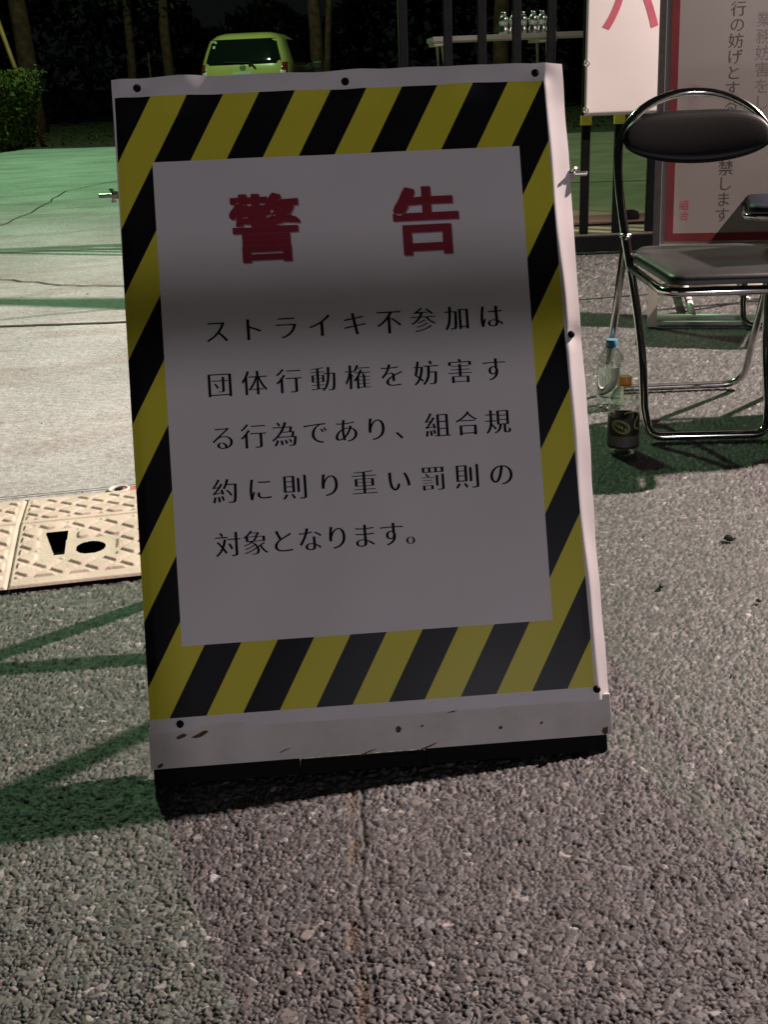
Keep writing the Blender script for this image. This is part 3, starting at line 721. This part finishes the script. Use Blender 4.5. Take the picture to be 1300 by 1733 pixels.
MB().box(.034, W_ - .034, -.012, .012, T0 - .004, T0 + .010, NM).build('bottom_ledge', M['cream'], nb)
bd = MB(); b0, b1 = .052, .078
bd.box(b0, b1, -.0085, -.0062, T0 + .022, T1 - .04, NM); bd.box(W_ - b1, W_ - b0, -.0085, -.0062, T0 + .022, T1 - .04, NM)
bd.box(b1, W_ - b1, -.0085, -.0062, T0 + .022, T0 + .048, NM); bd.box(b1, W_ - b1, -.0085, -.0062, T1 - .066, T1 - .04, NM)
bd.build('red_border', M['redborder'], nb)
on = lambda x, t, d: nl(x, -.00615 - d, t)
col = '通行の妨げとする行為を禁します'
its = []
tt_ = 1.052
for i, ch in enumerate(col): its.append((ch, .268 - .0023 * (i - 1), tt_ - .0520 * (i - 1), .052))
write('notice_character', its, M['noticeink'], nb, on, .002, -.006)
write('notice_character', [(c, .352, .905 - .054 * i, .052) for i, c in enumerate('妨害をした者')] + [(c, .352, .959 + .054 * i, .052) for i, c in enumerate('務業')], M['fainterink'], nb, on, .002, -.006)
write('signature_character', [(c, .132 - .001 * i, .80 - .036 * i, .033) for i, c in enumerate('労働者の皆さんへ')], M['shadowink'], nb, on, .002, -.004)
write('seal_character', [(c, .113, .412 - .036 * i, .034) for i, c in enumerate('組合')], M['pinkred'], nb, on, .01, .01)
for x in (.012, W_ - .04):
    a = MB(); a.box(x - .010, x + .022, -.010, .008, .0, T0 - .006, NM); a.build('leg', M['cream'], nb)
def lo(x, y): return (x, y)
a = MB(); a.tube([(.03, .05, .022), (W_, .05, .022)], .014, 12); a.build('front_floor_rail', M['whitesteel'], nb, True)
a = MB(); a.tube([(.03, .0, .014), (W_, .0, .014)], .008, 12); a.build('front_floor_rail', M['whitesteel'], nb, True)
a = MB(); a.tube([(.06, .66, .022), (W_, .66, .022)], .016, 12); a.build('rear_floor_rail', M['cream'], nb, True)
for x in (.155, .80):
    a = MB(); a.tube([(x, .05, .030), (x + .01, .66, .038)], .013, 12); a.build('floor_link', M['whitesteel'], nb, True)
a = MB(); a.bar((.11, .66, .0), (.13, .40, .95), .03, .012); a.build('rear_strut', M['cream'], nb)
a = MB(); a.bar((W_ - .11, .66, .0), (W_ - .13, .40, .95), .03, .012); a.build('rear_strut', M['cream'], nb)

# ------------------------------------------------------------------ sliding gate with banner
gt = empty('metal_gate', (0, 5.65, 0), R(0), 'black metal gate of upright bars behind the chairs', 'gate')
bars = [.175, .377, .532, .690, .848, 1.0145, 1.170, 1.34] + [1.50 + .158 * i for i in range(9)]
for x in bars:
    wd = .040
    if x == 1.34: wd = .062
    MB().box(x - wd / 2, x + wd / 2, -.016, .016, .095, 1.62).build('bar', M['blackpaint'], gt, bevel=.004)
MB().box(.15, 2.85, -.03, .03, .012, .085).build('bottom_beam', M['blackpaint'], gt, bevel=.004)
MB().box(.15, 2.85, -.012, .012, .0855, .0945).build('bottom_channel', M['zinc'], gt)
MB().box(.15, 2.85, -.022, .022, 1.6205, 1.68).build('top_rail', M['blackpaint'], gt, bevel=.004)
for x in (1.0145, 1.170, 1.50): MB().box(x - .0235, x + .0235, -.019, .0185, .592, .634).build('yellow_tape', M['yellowtape'], gt)
def banner():
    xs = np.linspace(.995, 2.25, 90); zs = np.linspace(.634, 1.58, 50); X, Z = np.meshgrid(xs, zs)
    Y = -.030 - .004 * np.sin(X * 9 + Z * 3) - .003 * np.sin(Z * 7 - X * 2)
    t = empty('hanging_banner', (0, 5.62, 0), 0, 'white cloth banner with red lettering tied to the gate', 'banner')
    o = gridmesh('cloth', X, Y, Z, M['paper'], t); so = o.modifiers.new('s', 'SOLIDIFY'); so.thickness = .002; so.offset = 1
    bpy.context.view_layer.update()
    write('banner_character', [(c, 1.197 + .27 * i, 1.112, .285) for i, c in enumerate('バイク')], M['pinkred'], o, lambda x, z, d: (x, -.030 - .004 * math.sin(x * 9 + z * 3) - .003 * math.sin(z * 7 - x * 2) - .003 - d, z), .012, .012)
    for (x, z) in ((1.0, .66), (1.0, .86), (1.0, 1.55)):
        a = MB(); a.tube([(x + .012 * math.cos(q), -.04, z + .012 * math.sin(q)) for q in np.linspace(0, 6.28, 13)[:-1]], .003, 6, True); a.build('eyelet', M['zinc'], t)
banner()
# a small dark stopper on the ground behind the gate
a = MB(); a.lathe([(.05, 0), (.055, .02), (.045, .045), (.02, .055)], n=20); o = autosmooth(a.build('rubber_stopper', M['rubber']), 40); o.location = (1.50, 6.85, .006)
tag(o, 'flat black rubber stopper lying on the yard behind the gate', 'stopper')

# ------------------------------------------------------------------ table with cans beyond the gate
tb = empty('folding_table', (.88, 7.5, 0), R(2), 'narrow folding table standing in the dark beyond the gate', 'table')
MB().box(-.49, .49, -.22, .22, 1.015, 1.042).build('tabletop', M['tabletop'], tb, bevel=.004)
for x in (-.43, .19):
    for y in (-.17, .17):
        a = MB(); a.tube([(x, y, 1.01), (x + .03, y * 1.15, .012)], .010, 10); a.build('leg', M['chrome'], tb, True)
        a = MB(); a.lathe([(.014, 0), (.014, .02)], (x + .03, y * 1.15, 0), 10); a.build('foot', M['rubber'], tb)
for x in (-.43, .19): MB().box(x - .05, x + .05, -.205, .205, .995, 1.0145).build('leg_bracket', M['cream'], tb)
cp = [(0, 0), (.022, 0), (.0275, .004), (.0285, .012), (.0285, .030), (.0265, .034), (.0265, .062), (.0285, .066), (.0285, .086), (.026, .094), (.018, .104), (.0145, .108), (.0145, .112)]
pos = [(.835 + .0575 * i + (.004 if i % 2 else 0), 7.47 + .006 * ((i * 7) % 3)) for i in range(6)]
lb_ = ['leftmost silver bottle can in the row on the table', 'second silver bottle can from the left on the table', 'third silver bottle can from the left on the table', 'third silver bottle can from the right on the table', 'second silver bottle can from the right on the table', 'rightmost silver bottle can in the row on the table']
for i, (x, y) in enumerate(pos):
    t = empty('bottle_can', (x, y, 1.0425), .3 * i, lb_[i], 'drink can', 'silver bottle cans standing on the table')
    a = MB(); a.lathe(cp, n=24, cap=False); a.build('can_body', M['aluminium'], t, True)
    a = MB(); a.lathe([(.0145, .108), (.0150, .110), (.0150, .124), (.013, .126)], n=20); a.build('screw_cap', M['aluminium'], t, True)

# ------------------------------------------------------------------ parked car, seen from behind
def car():
    t = empty('parked_car', (-2.06, 20.5, -.01), R(-7), 'lime green hatchback parked in front of the dark trees, rear towards the camera', 'car')
    def prof(z):          # half width and rear-face y at a height
        hw = np.interp(z, [.22, .35, .60, .85, 1.05, 1.12, 1.30, 1.48, 1.56, 1.60], [.76, .79, .81, .81, .79, .77, .71, .63, .55, .40])
        ry = np.interp(z, [.22, .35, .55, .60, .80, 1.05, 1.12, 1.30, 1.48, 1.56, 1.60], [.05, .0, -.02, .03, .05, .09, .12, .21, .31, .38, .55])
        fy = np.interp(z, [.22, .35, .60, .80, 1.00, 1.10, 1.30, 1.48, 1.56, 1.60], [3.55, 3.62, 3.64, 3.50, 2.95, 2.70, 2.25, 1.75, 1.50, 1.30])
        return float(hw), float(ry), float(fy)
    zs = [.22, .30, .38, .50, .58, .66, .76, .86, .96, 1.05, 1.12, 1.20, 1.30, 1.40, 1.48, 1.53, 1.565, 1.59, 1.60]
    N = 64; vs = []; fs = []
    for z in zs:
        hw, ry, fy = prof(z); cy = (ry + fy) / 2; L2 = (fy - ry) / 2
        for k in range(N):
            a = 2 * math.pi * k / N - math.pi / 2; ex = .26 if z < 1.5 else .4
            cx = math.copysign(abs(math.cos(a)) ** ex, math.cos(a)); sy = math.copysign(abs(math.sin(a)) ** ex, math.sin(a))
            vs.append((hw * cx, cy + L2 * sy, z))
    for i in range(len(zs) - 1):
        for k in range(N): fs.append((i * N + k, i * N + (k + 1) % N, (i + 1) * N + (k + 1) % N, (i + 1) * N + k))
    fs += [tuple(range(N - 1, -1, -1)), tuple((len(zs) - 1) * N + k for k in range(N))]
    a = MB(); a.add(vs, fs); body = autosmooth(a.build('body', M['carpaint'], t), 35)
    def skin(x, z, off):     # a point on the rear surface
        hw, ry, fy = prof(z); cy = (ry + fy) / 2; L2 = (fy - ry) / 2; ex = .26
        u = min(.999, abs(x) / hw) ** (1 / ex); s = max(0., 1 - u * u) ** .5
        return (x, cy - L2 * s ** ex - off, z)
    def patch(name, poly, m, off, parent, nx=14, nz=8):
        # poly: (zlow, xl, xr), (zhigh, xl, xr)
        (z0, a0, b0), (z1, a1, b1) = poly; vs = []; fs = []
        for j in range(nz + 1):
            v = j / nz; z = z0 + (z1 - z0) * v; xa = a0 + (a1 - a0) * v; xb = b0 + (b1 - b0) * v
            for i in range(nx + 1):
                u = i / nx; q = 1 if 0 < i < nx and 0 < j < nz else .15
                vs.append(skin(xa + (xb - xa) * u, z, off * q if off > .004 else off))
        for j in range(nz):
            for i in range(nx): q = j * (nx + 1) + i; fs.append((q, q + 1, q + nx + 2, q + nx + 1))
        a = MB(); a.add(vs, fs); return a.build(name, m, parent, True)
    glass = patch('rear_window', ((1.10, -.655, .655), (1.50, -.54, .54)), M['carglass'], .012, t)
    patch('bumper', ((.34, -.74, .74), (.56, -.76, .76)), M['carpaint'], .05, t)
    for s in (-1, 1):
        lp = patch('tail_lamp', ((.80, min(s * .60, s * .735), max(s * .60, s * .735)), (1.12, min(s * .66, s * .735), max(s * .66, s * .735))), M['taillamp'], .014, t, 6, 8)
        patch('reversing_lens', ((.86, min(s * .62, s * .72), max(s * .62, s * .72)), (1.01, min(s * .63, s * .72), max(s * .63, s * .72))), M['clearlens'], .024, lp, 5, 4)
    pl = MB(); pl.box(-.165, .165, .028, .052, .86, .985); pl.build('number_plate', M['plate'], t, bevel=.004)
    e = MB(); yb = skin(0, 1.02, .014)[1]
    e.tube([(.05 * math.cos(q) * (1 - .12 * math.sin(q)), yb, 1.06 + .036 * math.sin(q)) for q in np.linspace(0, 6.28, 21)[:-1]], .006, 6, True)
    e.bar((-.020, yb, 1.035), (-.026, yb, 1.088), .010, .008, (0, 1, 0)); e.bar((.020, yb, 1.035), (.026, yb, 1.088), .010, .008, (0, 1, 0)); e.bar((-.022, yb, 1.06), (.022, yb, 1.06), .010, .008, (0, 1, 0))
    e.build('emblem', M['chrome'], t)
    g = MB(); g.bar(skin(.10, 1.09, .03), skin(.14, 1.09, .02), .02, .02); g.bar(skin(.22, 1.05, .03), skin(.12, 1.13, .03), .02, .02); g.bar(skin(.12, 1.13, .03), skin(-.30, 1.145, .028), .016, .016)
    g.build('rear_wiper', M['carblack'], t)
    sp = MB(); sp.box(-.12, .12, .40, .46, 1.535, 1.556); sp.build('high_brake_lamp', M['taillamp'], t, bevel=.006)
    for s in (-1, 1):   # side windows, mirrors, wheels
        vs = [(s * (np.interp(z, [1.1, 1.5], [.785, .640])), y, z) for z, y in ((1.12, .55), (1.12, 2.55), (1.48, 1.80), (1.48, .72))]
        a = MB(); a.add(vs + [(v[0] - s * .02, v[1], v[2]) for v in vs], [(0, 1, 2, 3), (4, 7, 6, 5), (0, 4, 5, 1), (2, 6, 7, 3), (1, 5, 6, 2), (0, 3, 7, 4)]); a.build('side_window', M['carglass'], t)
        a = MB(); a.box(min(s * .79, s * .95), max(s * .79, s * .95), 2.45, 2.53, 1.00, 1.13); a.build('mirror', M['carblack'], t, bevel=.02)
        for y in (.62, 3.0):
            RM = Matrix.Rotation(R(90), 4, 'Y')
            a = MB(); a.lathe([(.17, -.09), (.27, -.09), (.29, -.06), (.29, .06), (.27, .09), (.17, .09)], (s * .70, y, .295), 36, True, RM); wt = autosmooth(a.build('wheel', M['rubber'], t), 40)
            a = MB(); a.lathe([(.05, .0), (.16, .0), (.175, .01)], (s * (.795), y, .295), 24, True, RM); a.build('rim', M['dullchrome'], wt)
    a = MB(); a.tube([(.42, 1.1, 1.6), (.43, 1.3, 1.78)], .005, 6); a.build('aerial', M['carblack'], t)
    for (cx_, cz_, q_) in ((-.50, 1.385, .02), (-.47, 1.455, .015)):
        st = MB(); st.add([skin(cx_ + dx_ * q_, cz_ + dz_ * q_, .020) for dx_, dz_ in ((-1, -1), (1, -1), (1, 1), (-1, 1))], [(0, 1, 2, 3)]); st.build('window_sticker', M['whitemark'], glass)
car()

# ------------------------------------------------------------------ trees, hedge, undergrowth
def leafmesh(pts, size, jit=1.0):
    n = len(pts); P = np.asarray(pts)
    a = np.random.normal(size=(n, 3)); a /= np.linalg.norm(a, axis=1)[:, None]; b = np.cross(a, np.random.normal(size=(n, 3))); b /= np.linalg.norm(b, axis=1)[:, None]
    s = size * (.6 + .8 * np.random.rand(n, 1)) * jit
    V = np.stack([P - a * s, P - b * s * .45, P + a * s, P + b * s * .45], 1).reshape(-1, 3)
    me = bpy.data.meshes.new('leaves'); me.from_pydata(V.tolist(), [], [tuple(range(4 * i, 4 * i + 4)) for i in range(n)]); me.update(); return me
def tree(x, y, r, lean, label, h=6.0, low=2.6, n=1500, fork=False):
    t = empty('tree', (x, y, -.05), 0, label, 'tree', 'trees at the back of the yard')
    pts = []; rad = []
    for i in range(15):
        z = i / 14 * h; pts.append((lean * z + .05 * math.sin(z * 1.3 + x), .04 * math.sin(z * 1.7 + y), z)); rad.append(r * (1.35 - .35 * min(1, z / .6)) * (1 - .55 * z / h) if z > 0 else r * 1.5)
    a = MB(); a.tube(pts, rad, 14)
    for k in range(6):
        z = low + (h - low) * random.random(); q = random.uniform(0, 6.28); L_ = random.uniform(.9, 1.9)
        p0 = Vector((lean * z, 0, z)); a.tube([p0, p0 + Vector((math.cos(q) * L_ * .5, math.sin(q) * L_ * .5, .5)), p0 + Vector((math.cos(q) * L_, math.sin(q) * L_, .7))], [r * .35, r * .22, r * .08], 7)
    if fork: a.tube([(0.10, 0, .0), (.20, 0, 1.2), (.30, .05, 2.4), (.5, .1, 4.0)], [r * .55, r * .45, r * .4, r * .2], 10)
    o = a.build('trunk', M['bark'], t, True)
    P = []
    for k in range(22):
        z = random.uniform(low + .3, h + .8); q = random.uniform(0, 6.28); d = random.uniform(.2, 1.9)
        c = np.array([lean * z + math.cos(q) * d, math.sin(q) * d, z]); m = n // 22
        P.append(c + np.random.normal(size=(m, 3)) * np.array([.42, .42, .28]))
    link('crown', leafmesh(np.concatenate(P), .085), M['leaf'], t)
tree(-7.1, 26.0, .22, -.02, 'thick tree trunk rising behind the clipped hedge', low=2.7, h=7)
tree(-.97, 25.0, .155, -.03, 'pale forked tree trunk just right of the green car', low=2.9, h=6.5, fork=True)
tree(-4.3, 27.0, .13, .02, 'slim dark tree between the hedge and the green car', low=2.6, h=6)
tree(-5.6, 29.0, .12, .07, 'thin leaning tree left of the slim dark one', low=2.5, h=6)
tree(2.9, 26.0, .20, 0., 'broad dark tree beyond the gate bars', low=2.8, h=7)
tree(5.0, 25.0, .26, 0., 'dark tree trunk seen beside the hanging banner', low=2.8, h=7)
tree(.9, 29.0, .12, .01, 'thin dark tree behind the slender grey pole', low=2.8, h=6)
tree(-9.6, 27.0, .2, 0., 'dark tree beyond the left picture edge of the hedge', low=2.4, h=7, n=2500)
def hedge():
    t = empty('hedge', (-7.30, 18.0, -.05), R(-11), 'clipped green hedge at the left edge of the yard', 'hedge')
    hx, hy, hz = 2.25, 1.0, 1.02
    P = []
    n = 15000; Q = np.random.rand(n, 3) * 2 - 1
    face = np.random.rand(n)
    Q[:, 2] = np.where(face < .4, 1, Q[:, 2]); Q[:, 1] = np.where((face >= .4) & (face < .78), -1, Q[:, 1]); Q[:, 0] = np.where(face >= .78, 1, Q[:, 0])
    P = Q * np.array([hx, hy, hz / 2]) + np.array([0, 0, hz / 2]) + np.random.normal(size=(n, 3)) * .045
    bul = (vnoise(P[:, 0] + 3, P[:, 1] + P[:, 2], .5, 5) - .5) * .22
    P[:, 2] += bul * (Q[:, 2] > .9); P[:, 1] += bul * (Q[:, 1] < -.9)
    # taper the right end towards its foot, thinning lower down
    P[:, 0] -= np.where(Q[:, 0] > .3, .30 * (1 - P[:, 2] / hz) , 0)
    link('foliage', leafmesh(P, .045), M['hedgeleaf'], t)
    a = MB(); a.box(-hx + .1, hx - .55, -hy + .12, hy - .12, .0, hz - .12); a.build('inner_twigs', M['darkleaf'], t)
    for k in range(7): a = MB(); x = -1.9 + k * .6; a.tube([(x, 0, 0), (x + .02, -.2, .5)], .02, 7); a.build('stem', M['bark'], t)
hedge()
# guy wire sleeve leaning over the hedge
a = MB(); a.tube([(-5.08, 18.95, -.05), (-5.30, 18.95, .9), (-5.57, 18.95, 2.05)], .035, 10); o = a.build('guy_wire_sleeve', M['yellowsleeve'], None, True)
tag(o, 'leaning yellow guy wire sleeve rising from behind the hedge', 'wire sleeve')
a = MB(); a.tube([(-5.57, 18.95, 2.05), (-7.2, 18.95, 9.0)], .008, 6); a.build('wire', M['zinc'], o)
pole = empty('utility_pole', (.70, 24.5, -.05), 0, 'slender pale grey pole standing behind the gate bars', 'pole')
a = MB(); a.tube([(0, 0, 0), (.0, 0, 7)], [.045, .035], 14); a.build('pole_shaft', M['cream'], pole, True)
a = MB(); a.lathe([(.09, 0), (.09, .05), (.05, .08)], n=16); a.build('base_collar', M['zinc'], pole)
a = MB(); a.box(-.012, .012, -.01, .01, 0, 1.45); o = a.build('marker_post', M['bark'], None, bevel=.004); o.location = (-4.05, 23.2, -.05)
tag(o, 'short thin pale post in the dark between the hedge and the car', 'post')
def undergrowth():
    n = 26000
    x = np.random.uniform(-22, 24, n); y = 30 + np.random.uniform(0, 4, n); z = np.random.rand(n) ** .8 * (3.6 + 1.5 * np.sin(x * .6) + .6 * np.sin(x * 1.9))
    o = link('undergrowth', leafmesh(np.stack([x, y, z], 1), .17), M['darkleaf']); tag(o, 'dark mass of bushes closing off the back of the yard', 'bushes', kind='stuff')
    n = 12000; x = np.random.uniform(-14, 16, n); y = 19.0 - .2 * (x + 5.5) + np.random.rand(n) * 9; z = np.random.rand(n) * .04 - .045
    o = link('grass', leafmesh(np.stack([x, y, z], 1), .03), M['leaf']); tag(o, 'thin low grass between the kerb and the trees', 'grass', kind='stuff')
undergrowth()
